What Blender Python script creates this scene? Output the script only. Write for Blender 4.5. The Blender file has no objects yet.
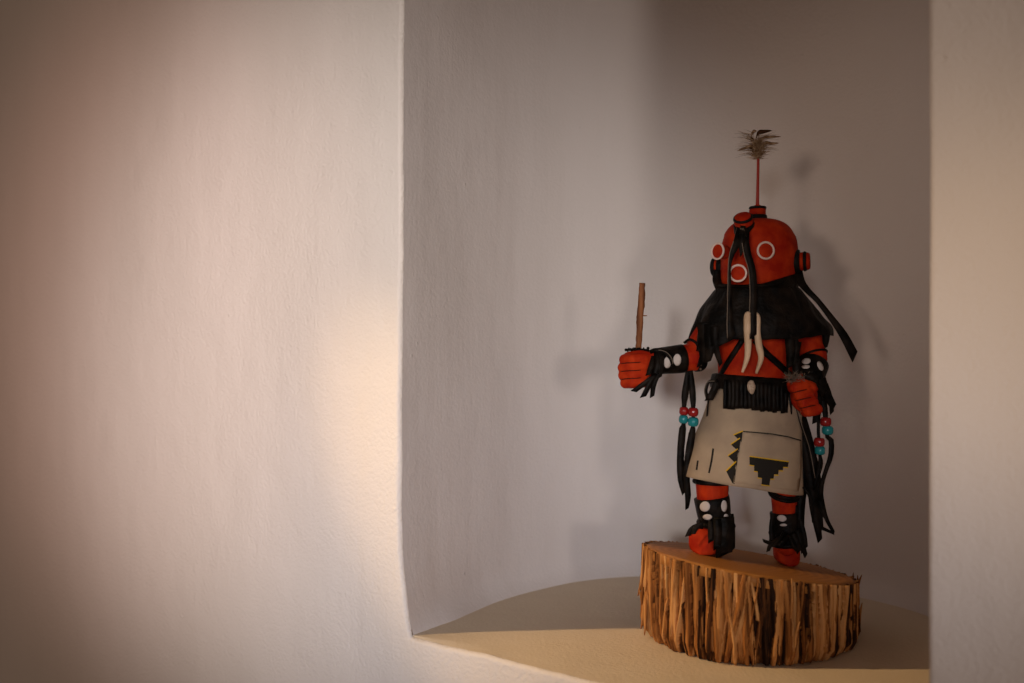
import bpy, bmesh, math, random
from mathutils import Vector, Matrix, noise
from mathutils.bvhtree import BVHTree

random.seed(7)
S = bpy.context.scene
COL = S.collection
R = math.radians

# ------------------------------------------------------------------ camera
CAM_H = 0.236          # camera height above the niche ledge
FPX = 995.6            # focal length in pixels (35 mm lens on a 36 mm sensor)
Y0 = 0.81              # distance of the doll from the camera
cd = bpy.data.cameras.new('camera'); cam = bpy.data.objects.new('camera', cd)
COL.objects.link(cam); S.camera = cam
cam.location = (0, 0, CAM_H); cam.rotation_euler = (R(90), 0, 0)
cd.sensor_width = 36; cd.lens = 35; cd.clip_start = 0.01
cd.dof.use_dof = True; cd.dof.focus_distance = 0.80; cd.dof.aperture_fstop = 5.0

# ------------------------------------------------------------------ light
S.view_settings.view_transform = 'Standard'; S.view_settings.look = 'None'
S.view_settings.exposure = 0.0; S.view_settings.gamma = 1.0
S.view_settings.use_curve_mapping = False
w = bpy.data.worlds.new('world'); S.world = w; w.use_nodes = True
w.node_tree.nodes['Background'].inputs[0].default_value = (1.0, 0.72, 0.55, 1)
w.node_tree.nodes['Background'].inputs[1].default_value = 0.130


def lamp(name, kind, loc, target, energy, color, **kw):
    l = bpy.data.lights.new(name, kind); l.energy = energy; l.color = color
    for k, v in kw.items(): setattr(l, k, v)
    o = bpy.data.objects.new(name, l); COL.objects.link(o)
    o.location = loc
    o.rotation_euler = (Vector(target) - Vector(loc)).to_track_quat('-Z', 'Y').to_euler()
    return o

# warm lamp off to the left, shining past the edge of the niche onto its ledge
lamp('warm_lamp', 'SPOT', (-1.15, 0.725, 0.90), (0.11, 0.745, 0.0), 62, (1.0, 0.67, 0.33), shadow_soft_size=0.018, spot_size=R(13.5), spot_blend=1.0)
# daylight from a window behind the camera, a little to its right
lamp('window_light', 'SPOT', (0.85, -2.3, 0.34), (0.0, 0.95, 0.31), 54, (1.0, 0.91, 0.86), shadow_soft_size=0.15, spot_size=R(20), spot_blend=1.0)
# room lamp at the front left; the spots after it are added fills
lamp('room_lamp', 'SPOT', (-0.5, -1.2, 0.40), (-0.16, 0.85, 0.22), 118, (0.99, 0.99, 1.0), shadow_soft_size=0.1, spot_size=R(23), spot_blend=1.0)
lamp('left_wall_fill', 'SPOT', (-0.9, -1.2, 0.40), (-0.38, 1.02, 0.26), 58, (1.0, 0.60, 0.50), shadow_soft_size=0.1, spot_size=R(22), spot_blend=1.0)  # added fill spot, brightens the far left of the wall
lamp('right_strip_fill', 'SPOT', (-1.3, -0.3, 0.30), (0.27, 0.53, 0.25), 37, (1.0, 0.77, 0.55), shadow_soft_size=0.06, spot_size=R(9.5), spot_blend=1.0)  # added narrow spot, lifts only the wall strip right of the niche
lamp('niche_back_fill', 'SPOT', (-0.75, -1.0, 0.30), (0.36, 1.02, 0.36), 20, (1.0, 0.82, 0.68), shadow_soft_size=0.08, spot_size=R(13), spot_blend=1.0)  # added spot aimed past the doll, lifts the right of the niche back
lamp('cool_fill', 'SPOT', (0.02, -0.8, 0.20), (0.27, 1.05, 0.13), 16, (0.90, 0.90, 1.0), shadow_soft_size=0.06, spot_size=R(12), spot_blend=1.0)  # added cool fill for the niche back seen between the legs
lamp('blue_fill', 'SPOT', (-0.25, -0.9, 0.10), (-0.06, 0.78, 0.03), 9, (0.25, 0.40, 1.0), shadow_soft_size=0.08, spot_size=R(16), spot_blend=1.0)  # added blue fill, offsets the warm spill on the wall by the ledge corner

# ------------------------------------------------------------------ nodes
def mat(name, base, rough=0.6, spec=0.3):
    m = bpy.data.materials.new(name); m.use_nodes = True
    b = m.node_tree.nodes['Principled BSDF']
    b.inputs['Base Color'].default_value = (*base, 1)
    b.inputs['Roughness'].default_value = rough
    b.inputs['Specular IOR Level'].default_value = spec
    return m


def N(m, t, **kw):
    n = m.node_tree.nodes.new(t)
    for k, v in kw.items(): setattr(n, k, v)
    return n


def LK(m, a, b): m.node_tree.links.new(a, b)


def noisy(m, c1, c2, scale=(1, 1, 1), ns=40, detail=4, lo=0.35, hi=0.65, bump=0.0, bscale=None, dist=0.001, rot=None):
    """colour ramp over stretched noise, optional bump from the same kind of noise"""
    tc = N(m, 'ShaderNodeNewGeometry'); mp = N(m, 'ShaderNodeMapping')
    mp.inputs['Scale'].default_value = scale
    if rot: mp.inputs['Rotation'].default_value = rot
    LK(m, tc.outputs['Position'], mp.inputs['Vector'])
    n = N(m, 'ShaderNodeTexNoise'); n.inputs['Scale'].default_value = ns; n.inputs['Detail'].default_value = detail
    LK(m, mp.outputs[0], n.inputs['Vector'])
    r = N(m, 'ShaderNodeValToRGB')
    r.color_ramp.elements[0].position = lo; r.color_ramp.elements[0].color = (*c1, 1)
    r.color_ramp.elements[1].position = hi; r.color_ramp.elements[1].color = (*c2, 1)
    LK(m, n.outputs['Fac'], r.inputs[0])
    b = m.node_tree.nodes['Principled BSDF']
    LK(m, r.outputs[0], b.inputs['Base Color'])
    if bump:
        n2 = N(m, 'ShaderNodeTexNoise'); n2.inputs['Scale'].default_value = bscale or ns; n2.inputs['Detail'].default_value = 6
        LK(m, mp.outputs[0], n2.inputs['Vector'])
        bp = N(m, 'ShaderNodeBump'); bp.inputs['Strength'].default_value = bump; bp.inputs['Distance'].default_value = dist
        LK(m, n2.outputs['Fac'], bp.inputs['Height']); LK(m, bp.outputs[0], b.inputs['Normal'])
    return m


def plaster(name, c1, c2, streak=1.0, grain=1.0):
    m = noisy(mat(name, c1, 0.75, 0.25), c1, c2, scale=(1, 1, 0.35), ns=6, detail=3, lo=0.3, hi=0.7)
    g = N(m, 'ShaderNodeNewGeometry')
    mp = N(m, 'ShaderNodeMapping'); mp.inputs['Scale'].default_value = (1, 1, 0.14)
    LK(m, g.outputs['Position'], mp.inputs['Vector'])
    a = N(m, 'ShaderNodeTexNoise'); a.inputs['Scale'].default_value = 38; a.inputs['Detail'].default_value = 5      # brush streaks
    LK(m, mp.outputs[0], a.inputs['Vector'])
    c = N(m, 'ShaderNodeTexNoise'); c.inputs['Scale'].default_value = 330; c.inputs['Detail'].default_value = 4     # sand grain
    LK(m, g.outputs['Position'], c.inputs['Vector'])
    e = N(m, 'ShaderNodeTexNoise'); e.inputs['Scale'].default_value = 11; e.inputs['Detail'].default_value = 3      # hand-laid swells
    LK(m, g.outputs['Position'], e.inputs['Vector'])
    v = N(m, 'ShaderNodeTexVoronoi'); v.inputs['Scale'].default_value = 26; v.inputs['Randomness'].default_value = 1  # pits
    LK(m, g.outputs['Position'], v.inputs['Vector'])
    pr = N(m, 'ShaderNodeMapRange'); pr.inputs[1].default_value = 0.0; pr.inputs[2].default_value = 0.05
    pr.inputs[3].default_value = 1.0; pr.inputs[4].default_value = 0.0
    LK(m, v.outputs['Distance'], pr.inputs[0])
    prev = None
    for src, st, d in ((e.outputs['Fac'], 0.5 if grain > 0.7 else 0.22, 0.010), (a.outputs['Fac'], 0.6 * streak, 0.0020), (c.outputs['Fac'], 0.8 * grain, 0.0016), (pr.outputs[0], 0.5, 0.0008)):
        bp = N(m, 'ShaderNodeBump'); bp.inputs['Strength'].default_value = st; bp.inputs['Distance'].default_value = d
        LK(m, src, bp.inputs['Height'])
        if prev: LK(m, prev.outputs[0], bp.inputs['Normal'])
        prev = bp
    LK(m, prev.outputs[0], m.node_tree.nodes['Principled BSDF'].inputs['Normal'])
    return m


M = {}
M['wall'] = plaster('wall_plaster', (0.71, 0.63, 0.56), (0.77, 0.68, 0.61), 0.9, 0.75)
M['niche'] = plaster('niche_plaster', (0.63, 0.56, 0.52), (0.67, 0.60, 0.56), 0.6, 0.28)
M['ledge'] = plaster('ledge_plaster', (0.61, 0.50, 0.37), (0.67, 0.55, 0.41), 0.3, 0.4)
M['red'] = noisy(mat('red_orange_paint', (0.5, 0.05, 0.01), 0.65, 0.07), (0.30, 0.012, 0.003), (0.47, 0.036, 0.006), ns=90, detail=3)
M['red_line'] = mat('groove_line_paint', (0.05, 0.008, 0.004), 0.7, 0.1)
M['leather'] = noisy(mat('black_leather', (0.012, 0.01, 0.009), 0.52, 0.09), (0.002, 0.0014, 0.0009), (0.017, 0.011, 0.0075), ns=90, detail=6, lo=0.4, hi=0.7, bump=0.8, bscale=260, dist=0.0012)
M['edge'] = mat('raw_leather_edge', (0.16, 0.12, 0.09), 0.8, 0.1)
M['brown_leather'] = mat('brown_leather', (0.055, 0.028, 0.016), 0.75, 0.1)
M['blackpaint'] = mat('black_paint', (0.005, 0.004, 0.0035), 0.6, 0.15)
M['white'] = mat('white_paint', (0.55, 0.47, 0.42), 0.6, 0.2)
M['ringwhite'] = mat('white_ring_paint', (0.72, 0.55, 0.48), 0.6, 0.2)
M['tusk'] = noisy(mat('ivory_coloured_thong', (0.6, 0.4, 0.25), 0.6, 0.2), (0.50, 0.33, 0.20), (0.66, 0.47, 0.31), ns=60)
M['kilt'] = noisy(mat('tan_hide', (0.36, 0.26, 0.17), 0.85, 0.1), (0.30, 0.215, 0.145), (0.43, 0.31, 0.20), ns=38, detail=5, bump=0.3, bscale=900, dist=0.0004)
M['kiltblack'] = mat('kilt_black_paint', (0.022, 0.018, 0.014), 0.75, 0.1)
M['yellow'] = mat('yellow_paint', (0.62, 0.36, 0.015), 0.7, 0.1)
M['beadred'] = mat('red_glass_bead', (0.26, 0.008, 0.008), 0.22, 0.5)
M['beadteal'] = mat('teal_glass_bead', (0.008, 0.19, 0.20), 0.25, 0.5)
M['shell'] = mat('shell', (0.42, 0.30, 0.21), 0.5, 0.3)
M['stick'] = noisy(mat('stick_wood', (0.2, 0.08, 0.03), 0.7, 0.2), (0.10, 0.030, 0.010), (0.27, 0.095, 0.034), scale=(1, 1, 0.12), ns=300, detail=3, bump=0.5, dist=0.0006)
M['redstick'] = mat('red_dowel', (0.33, 0.022, 0.010), 0.5, 0.3)
M['feather'] = noisy(mat('down_feather', (0.2, 0.12, 0.06), 0.8, 0.1), (0.20, 0.105, 0.05), (0.52, 0.36, 0.22), ns=320)
M['featherdark'] = mat('dark_feather', (0.06, 0.026, 0.011), 0.8, 0.1)
M['fur'] = noisy(mat('grey_fur', (0.2, 0.14, 0.1), 0.85, 0.1), (0.10, 0.07, 0.05), (0.30, 0.21, 0.15), ns=400)
M['bark'] = mat('cedar_bark', (0.2, 0.1, 0.04), 0.85, 0.12)
M['cut'] = mat('cut_cedar', (0.35, 0.15, 0.04), 0.6, 0.25)

# bark: stretched fibre colours
m = M['bark']; b = m.node_tree.nodes['Principled BSDF']
tc = N(m, 'ShaderNodeTexCoord'); mp = N(m, 'ShaderNodeMapping'); mp.inputs['Scale'].default_value = (1, 1, 0.07)
LK(m, tc.outputs['Object'], mp.inputs['Vector'])
n1 = N(m, 'ShaderNodeTexNoise'); n1.inputs['Scale'].default_value = 110; n1.inputs['Detail'].default_value = 5; n1.inputs['Roughness'].default_value = 0.65
LK(m, mp.outputs[0], n1.inputs['Vector'])
rr = N(m, 'ShaderNodeValToRGB'); cr = rr.color_ramp
cr.elements[0].position = 0.08; cr.elements[0].color = (0.022, 0.009, 0.004, 1)
cr.elements[1].position = 0.95; cr.elements[1].color = (0.62, 0.31, 0.11, 1)
e = cr.elements.new(0.30); e.color = (0.11, 0.038, 0.010, 1)
e = cr.elements.new(0.52); e.color = (0.30, 0.110, 0.026, 1)
e = cr.elements.new(0.72); e.color = (0.46, 0.195, 0.055, 1)
ta = N(m, 'ShaderNodeAttribute'); ta.attribute_name = 'tone'
ma = N(m, 'ShaderNodeMath', operation='MULTIPLY_ADD'); ma.inputs[1].default_value = 2.2; LK(m, n1.outputs['Fac'], ma.inputs[0])
sb = N(m, 'ShaderNodeMath', operation='SUBTRACT'); sb.inputs[1].default_value = 1.10; LK(m, ta.outputs['Fac'], sb.inputs[0])
LK(m, sb.outputs[0], ma.inputs[2]); LK(m, ma.outputs[0], rr.inputs[0]); LK(m, rr.outputs[0], b.inputs['Base Color'])
n2 = N(m, 'ShaderNodeTexNoise'); n2.inputs['Scale'].default_value = 300; n2.inputs['Detail'].default_value = 5
LK(m, mp.outputs[0], n2.inputs['Vector'])
bp = N(m, 'ShaderNodeBump'); bp.inputs['Strength'].default_value = 0.8; bp.inputs['Distance'].default_value = 0.0015
LK(m, n2.outputs['Fac'], bp.inputs['Height']); LK(m, bp.outputs[0], b.inputs['Normal'])
# cut face: growth rings
m = M['cut']; b = m.node_tree.nodes['Principled BSDF']
tc = N(m, 'ShaderNodeTexCoord'); nd = N(m, 'ShaderNodeTexNoise'); nd.inputs['Scale'].default_value = 18
LK(m, tc.outputs['Object'], nd.inputs['Vector'])
mx = N(m, 'ShaderNodeVectorMath', operation='MULTIPLY_ADD'); mx.inputs[1].default_value = (0.02, 0.02, 0.0)
LK(m, nd.outputs['Color'], mx.inputs[0]); LK(m, tc.outputs['Object'], mx.inputs[2])
wv = N(m, 'ShaderNodeTexWave', wave_type='RINGS', rings_direction='Z'); wv.inputs['Scale'].default_value = 42; wv.inputs['Distortion'].default_value = 1.2; wv.inputs['Detail'].default_value = 2
LK(m, mx.outputs[0], wv.inputs['Vector'])
rr = N(m, 'ShaderNodeValToRGB'); cr = rr.color_ramp
cr.elements[0].color = (0.33, 0.125, 0.025, 1); cr.elements[1].color = (0.42, 0.17, 0.036, 1)
LK(m, wv.outputs['Fac'], rr.inputs[0]); LK(m, rr.outputs[0], b.inputs['Base Color'])


# ------------------------------------------------------------------ measuring helpers
def W(px, py, q=0.0):
    """world point seen at (px, py) and lying q units (0.81 mm each) behind the doll's own plane"""
    Y = Y0 + q * Y0 / FPX
    return Vector(((px - 512) / FPX * Y, Y, CAM_H - (py - 341.5) / FPX * Y))


U = Y0 / FPX                       # one unit, about 0.81 mm
BASE = Vector((0.1936, 0.81, 0.0577))
EYE = Vector((0, 0, CAM_H))


def finish(name, bm, m, parent=None, smooth=True, origin=None, recalc=True):
    if recalc: bmesh.ops.recalc_face_normals(bm, faces=bm.faces)
    o0 = Vector(origin) if origin is not None else (BASE if parent is not None else Vector((0, 0, 0)))
    bmesh.ops.translate(bm, verts=bm.verts, vec=-o0)
    me = bpy.data.meshes.new(name); bm.to_mesh(me); bm.free()
    for p in me.polygons: p.use_smooth = smooth
    ms = m if isinstance(m, (list, tuple)) else [m]
    for x in ms: me.materials.append(x)
    o = bpy.data.objects.new(name, me); COL.objects.link(o)
    if parent is None: o.location = o0
    else:
        o.parent = parent                     # every doll piece keeps its vertices relative to the doll's base
    return o


def tag(o, label=None, cat=None, group=None, kind=None):
    if label: o['label'] = label
    if cat: o['category'] = cat
    if group: o['group'] = group
    if kind: o['kind'] = kind
    return o


def sm(pts, n):
    """Catmull-Rom resample of a list of tuples"""
    P = [tuple(p) for p in pts]; out = []
    if len(P) < 3:
        a, b_ = P[0], P[-1]
        return [tuple(a[k] + (b_[k] - a[k]) * i / n for k in range(len(a))) for i in range(n + 1)]
    P = [tuple(2 * P[0][k] - P[1][k] for k in range(len(P[0])))] + P + [tuple(2 * P[-1][k] - P[-2][k] for k in range(len(P[0])))]
    seg = len(P) - 3
    for i in range(n + 1):
        t = i / n * seg; s = min(int(t), seg - 1); t -= s
        a, b_, c, d = P[s:s + 4]
        out.append(tuple(0.5 * ((2 * b_[k]) + (c[k] - a[k]) * t + (2 * a[k] - 5 * b_[k] + 4 * c[k] - d[k]) * t * t + (3 * b_[k] - a[k] - 3 * c[k] + d[k]) * t ** 3) for k in range(len(a))))
    return out


def skin(bm, rings, closed=True, cap=True):
    vs = [[bm.verts.new(p) for p in r] for r in rings]
    n = len(rings[0])
    for a, c in zip(vs, vs[1:]):
        for i in range(n if closed else n - 1):
            j = (i + 1) % n
            bm.faces.new((a[i], a[j], c[j], c[i]))
    if cap and closed:
        for r in (vs[0], vs[-1]):
            bm.faces.new(r)
    return vs


def loft(bm, rows, seg=48, steps=None, cap=True, wob=0.0):
    """rows of (px, py, q, rx, rq): horizontal ellipses round the point seen at (px, py)"""
    if steps: rows = sm(rows, steps)
    rings = []
    for k, (px, py, q, rx, rq) in enumerate(rows):
        c = W(px, py, q); ring = []
        for i in range(seg):
            a = 2 * math.pi * i / seg
            d = Vector((math.cos(a), math.sin(a), 0))
            f = 1 + wob * noise.noise(Vector((d.x * 2.2, d.y * 2.2, py * 0.05)))
            ring.append(c + Vector((d.x * rx * U * f, d.y * rq * U * f, 0)))
        rings.append(ring)
    return skin(bm, rings, cap=cap)


def tube(bm, pts, radii, seg=12, steps=None, flat=None, up=Vector((0, 1, 0))):
    """pts world Vectors, radii metres (number or list); flat=(a,b) scales the section across and along 'up'"""
    if not isinstance(radii, (list, tuple)): radii = [radii] * len(pts)
    rows = [(p.x, p.y, p.z, r) for p, r in zip(pts, radii)]
    if steps: rows = sm(rows, steps)
    P = [Vector(r[:3]) for r in rows]; rings = []
    for i, p in enumerate(P):
        t = (P[min(i + 1, len(P) - 1)] - P[max(i - 1, 0)]).normalized()
        s = t.cross(up)
        if s.length < 1e-4: s = t.cross(Vector((1, 0, 0.1)))
        s.normalize(); n_ = s.cross(t).normalized()
        r = max(rows[i][3], 1e-5); fa, fb = flat or (1, 1)
        rings.append([p + s * (math.cos(2 * math.pi * k / seg) * r * fa) + n_ * (math.sin(2 * math.pi * k / seg) * r * fb) for k in range(seg)])
    skin(bm, rings)


def capsule(bm, a, b_, ra, rb, seg=16):
    """tapered capsule with round ends"""
    t = (b_ - a).normalized() if (b_ - a).length > 1e-6 else Vector((0, 0, 1))
    pts, rad = [], []
    for k in range(5):
        an = math.pi / 2 * (1 - k / 4); pts.append(a - t * ra * math.sin(an)); rad.append(max(ra * math.cos(an), ra * 0.02))
    for k in range(5):
        an = math.pi / 2 * k / 4; pts.append(b_ + t * rb * math.sin(an)); rad.append(max(rb * math.cos(an), rb * 0.02))
    tube(bm, pts, rad, seg, up=Vector((0.13, 0.9, 0.4)) if abs(t.y) < 0.9 else Vector((1, 0, 0)))


def strip(bm, pts, width, thick=0.9, steps=18, lean=0.0, endcut=True):
    """leather strip: pts of (px, py, q[, width]); widths in units, faces the viewer turned by 'lean' radians"""
    rows = [(p[0], p[1], p[2], p[3] if len(p) > 3 else width) for p in pts]
    rows = sm(rows, steps); P = [W(*r[:3]) for r in rows]; rings = []
    for i, p in enumerate(P):
        t = (P[min(i + 1, len(P) - 1)] - P[max(i - 1, 0)]).normalized()
        view = Vector((math.sin(lean), -math.cos(lean), 0))
        s = t.cross(view)
        if s.length < 1e-3: s = Vector((1, 0, 0))
        s.normalize(); n_ = s.cross(t).normalized()
        w_ = rows[i][3] * U / 2; h = thick * U / 2
        sh = t * (w_ * 0.8 if (endcut and i == len(P) - 1) else 0)
        rings.append([p - s * w_ + n_ * h - sh, p + s * w_ + n_ * h + sh, p + s * w_ - n_ * h + sh, p - s * w_ - n_ * h - sh])
    skin(bm, rings)


def bake(o, mods):
    for t, kw in mods:
        md = o.modifiers.new(t.lower(), t)
        for k, v in kw.items(): setattr(md, k, v)
    dg = bpy.context.evaluated_depsgraph_get(); dg.update()
    me = bpy.data.meshes.new_from_object(o.evaluated_get(dg))
    o.modifiers.clear(); old = o.data; o.data = me; me.name = old.name
    for p in me.polygons: p.use_smooth = True
    return o


def bvh(*objs):
    vs, ps = [], []
    for o in objs:
        k = len(vs); off = BASE if o.parent else o.location
        vs += [v.co + off for v in o.data.vertices]; ps += [[k + i for i in p.vertices] for p in o.data.polygons]
    return BVHTree.FromPolygons(vs, ps)


def on(tree, px, py, off=0.3, fallback=-20):
    d = (W(px, py, 0) - EYE).normalized()
    h = tree.ray_cast(EYE, d)
    if h[0] is None: return W(px, py, fallback), Vector((0, -1, 0))
    n_ = h[1] if h[1].dot(d) < 0 else -h[1]
    return h[0] + n_ * off * U, n_


def patch(bm, tree, outline, off=0.35, thick=0.5, sub=2.5, mi=0):
    """a thin patch lying on a surface: outline in picture units, filled and laid on the surface"""
    import mathutils
    pts = []
    for (a, c) in zip(outline, outline[1:] + outline[:1]):
        n_ = max(1, int(math.dist(a, c) / sub))
        pts += [(a[0] + (c[0] - a[0]) * i / n_, a[1] + (c[1] - a[1]) * i / n_) for i in range(n_)]
    xs = [p[0] for p in pts]; ys = [p[1] for p in pts]; inner = []

    def inside(x, y):
        r = False
        for i in range(len(pts)):
            x1, y1 = pts[i]; x2, y2 = pts[i - 1]
            if (y1 > y) != (y2 > y) and x < (x2 - x1) * (y - y1) / (y2 - y1) + x1: r = not r
        return r
    y = min(ys) + sub / 2
    while y < max(ys):
        x = min(xs) + sub / 2
        while x < max(xs):
            if inside(x, y) and min(math.dist((x, y), p) for p in pts) > sub * 0.45: inner.append((x, y))
            x += sub
        y += sub
    n_ = len(pts)
    res = mathutils.geometry.delaunay_2d_cdt([Vector(p) for p in pts + inner], [(i, (i + 1) % n_) for i in range(n_)], [], 1, 1e-5)
    vo, fo = res[0], res[2]
    top = [bm.verts.new(on(tree, v.x, v.y, off)[0]) for v in vo]
    bot = [bm.verts.new(on(tree, v.x, v.y, off - thick)[0]) for v in vo]
    from collections import Counter
    cnt = Counter()
    for f in fo:
        for i in range(len(f)): cnt[(f[i], f[(i + 1) % len(f)])] += 1
    for f in fo:
        try:
            q = bm.faces.new([top[i] for i in f]); q.material_index = mi
            q = bm.faces.new([bot[i] for i in reversed(f)]); q.material_index = mi
        except ValueError: pass
    for (i, j) in cnt:
        if (j, i) not in cnt:
            q = bm.faces.new((top[i], bot[i], bot[j], top[j])); q.material_index = mi


def disc_outline(px, py, rx, ry, rot=0, n=18):
    return [(px + rx * math.cos(a) * math.cos(rot) - ry * math.sin(a) * math.sin(rot), py + rx * math.cos(a) * math.sin(rot) + ry * math.sin(a) * math.cos(rot)) for a in [2 * math.pi * i / n for i in range(n)]]


def frame(axis):
    a = axis.normalized(); s = a.cross(Vector((0, 0, 1)) if abs(a.z) < 0.9 else Vector((1, 0, 0))).normalized()
    return a, s, a.cross(s).normalized()


def lathe(bm, c, axis, prof, seg=28, mi=0):
    """prof of (distance along axis, radius) in units"""
    a, s, t = frame(axis); rings = []
    for h, r in prof:
        rings.append([c + a * h * U + (s * math.cos(2 * math.pi * k / seg) + t * math.sin(2 * math.pi * k / seg)) * max(r, 0.02) * U for k in range(seg)])
    before = len(bm.faces)
    skin(bm, rings)
    bm.faces.ensure_lookup_table()
    for f in bm.faces[before:]: f.material_index = mi


def torus(bm, c, axis, Rr, r, seg=36, ms=8, sx=1, sy=1, bump=0):
    a, s, t = frame(axis); vs = []
    for i in range(seg):
        A = 2 * math.pi * i / seg; d = s * math.cos(A) * sx + t * math.sin(A) * sy; row = []
        dn = (s * math.cos(A) + t * math.sin(A)).normalized()
        for k in range(ms):
            B = 2 * math.pi * k / ms
            row.append(bm.verts.new(c + d * Rr * U + dn * math.cos(B) * r * U + a * math.sin(B) * r * U))
        vs.append(row)
    for i in range(seg):
        for k in range(ms):
            bm.faces.new((vs[i][k], vs[(i + 1) % seg][k], vs[(i + 1) % seg][(k + 1) % ms], vs[i][(k + 1) % ms]))


# ------------------------------------------------------------------ the wall and its niche
A0 = Vector((-0.0799, 0.795, 0)); EU = Vector((0.796, -0.605, 0)).normalized(); EV = Vector((0.605, 0.796, 0)).normalized()
WID = 0.393; TOP = 0.86; RB = 0.0036


def P(u, v, z): return A0 + EU * u + EV * v + Vector((0, 0, z))


def uleft(z):                        # the left reveal is hand-shaped: swells in at its foot
    f = 0.010 * max(0, 1 - z / 0.10) ** 2 if z < 0.10 else 0.0
    return f + 0.0016 * noise.noise(Vector((0.3, 0.2, z * 9))) + 0.0009 * noise.noise(Vector((7.3, 0.2, z * 38))) - 0.0138 + 0.004 * max(0, (z - 0.15))


def uright(z): return WID + 0.0010 * noise.noise(Vector((3.3, 5.2, z * 8))) - (0.002 * max(0, 1 - z / 0.06) ** 2 if z < 0.06 else 0)


def zsill(u): return 0.0011 * noise.noise(Vector((u * 14, 9.1, 2.2))) + 0.0008 * noise.noise(Vector((u * 60, 4.1, 2.2))) - 0.001


loop = []
NZ, NU = 150, 110
for i in range(NZ): z = TOP * i / NZ; loop.append((uleft(z), z if i else zsill(0), 0))
for i in range(40):
    t = i / 40; loop.append((uleft(TOP) + (uright(TOP) - uleft(TOP)) * t, TOP + 0.05 * math.sin(math.pi * t), 1))
for i in range(NZ): z = TOP * (1 - i / NZ); loop.append((uright(z), z, 2))
for i in range(NU):
    u = WID * (1 - i / NU); loop.append((u + uleft(0) * (i / NU), zsill(u), 3))
bm = bmesh.new(); rings = []
nl = len(loop); cu, cz = WID / 2, 0.4
nrm = []
for i in range(nl):
    a = loop[(i - 2) % nl]; c = loop[(i + 2) % nl]
    d = Vector((c[0] - a[0], c[1] - a[1])); nrm.append(Vector((-d.y, d.x)).normalized())
for k in range(8):
    th = math.pi / 2 * k / 7; d = RB * (1 - math.cos(th)); v = RB * (1 - math.sin(th))
    rings.append([P(loop[i][0] + nrm[i].x * d, v, loop[i][1] + nrm[i].y * d) for i in range(nl)])
UL, UR_, ZB, ZT = -1.9, 0.78, -1.1, 1.7
outer = []
for i in range(nl):
    dx, dz = loop[i][0] - cu, loop[i][1] - cz
    k = min([q for q in [(UL - cu) / dx if dx < 0 else 9e9, (UR_ - cu) / dx if dx > 0 else 9e9, (ZB - cz) / dz if dz < 0 else 9e9, (ZT - cz) / dz if dz > 0 else 9e9]])
    outer.append((cu + dx * k, cz + dz * k))
for f in (0.03, 0.1, 0.25, 0.5, 1.0):
    ring = []
    for i in range(nl):
        b0 = (loop[i][0] + nrm[i].x * RB, loop[i][1] + nrm[i].y * RB)
        ring.append(P(b0[0] + (outer[i][0] - b0[0]) * f, 0, b0[1] + (outer[i][1] - b0[1]) * f))
    rings.append(ring)
skin(bm, rings, cap=False)
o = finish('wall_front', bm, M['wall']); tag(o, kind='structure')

# niche plan, from the left reveal round the back to the right reveal
plan = sm([(-0.0138, RB), (-0.019, 0.06), (-0.022, 0.12), (-0.020, 0.178), (-0.005, 0.238), (0.028, 0.293), (0.080, 0.334), (0.15, 0.356),
           (0.24, 0.352), (0.315, 0.322), (0.36, 0.27), (0.388, 0.19), (0.396, 0.10), (WID, RB)], 90)


def niche_pt(i, z):
    u, v = plan[i]; n_ = len(plan) - 1
    fl = max(0, 1 - v / 0.12) if i < n_ / 2 else 0; fr = max(0, 1 - v / 0.12) if i >= n_ / 2 else 0
    u += (uleft(z) + 0.0138) * fl + (uright(z) - WID) * fr
    k = min(1.0, v / 0.05)
    sw = 0.0022 * noise.noise(Vector((u * 8, v * 8, z * 5))) * k
    cov = 0.010 * max(0, 1 - z / 0.022) ** 2 * k       # soft cove where the wall meets the ledge
    cen = Vector((WID / 2 - u, 0.16 - v)).normalized()
    return P(u + cen.x * (sw + cov), v + cen.y * (sw + cov), z)


bm = bmesh.new(); rows = []
zs = [0, 0.002, 0.004, 0.007, 0.011, 0.016, 0.022] + [0.022 + (TOP + 0.08 - 0.022) * (i / 90) for i in range(1, 91)]
zl = [zsill(0.0) - 0.0006] + zs[1:]
rows = [[niche_pt(i, z if z > 0 else -0.003) for i in range(len(plan))] for z in zs]
skin(bm, rows, closed=False)
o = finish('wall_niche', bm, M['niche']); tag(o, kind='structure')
# ledge
bm = bmesh.new(); n_ = len(plan) - 1; rows = []
NC = 60
for j in range(41):
    t = j / 40; row = []
    for i in range(NC + 1):
        s = i / NC
        # bilinear fan between the sill line and the rear of the plan
        uf = uleft(0) + (WID - uleft(0)) * s; vf = RB
        ub, vb = plan[int(round(s * n_))]
        u = uf + (ub - uf) * t; v = vf + (vb + 0.004 - vf) * t
        z = zsill(uf) * max(0, 1 - t * 12) + 0.0006 * noise.noise(Vector((u * 12, v * 12, 3))) * min(1, t * 6)
        row.append(P(u, v, z))
    rows.append(row)
skin(bm, rows, closed=False)
o = finish('niche_ledge', bm, M['ledge']); tag(o, kind='structure')
# niche ceiling
bm = bmesh.new(); rows = []
for t in [i / 12 for i in range(13)]:
    u = WID * t
    rows.append([P(uleft(TOP) + (uright(TOP) - uleft(TOP)) * t if v < 0.02 else -0.04 + 0.48 * t, v, TOP + 0.05 * math.sin(math.pi * t)) for v in (RB, 0.03, 0.2, 0.36)])
skin(bm, rows, closed=False)
o = finish('ceiling', bm, M['niche']); tag(o, kind='structure')

# ------------------------------------------------------------------ the log slice
SX, SY, SR = 0.1912, 0.807, 0.0855


def ztop(x, y): return 0.0577 - 0.150 * (x - SX) - 0.075 * (y - SY)


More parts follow.
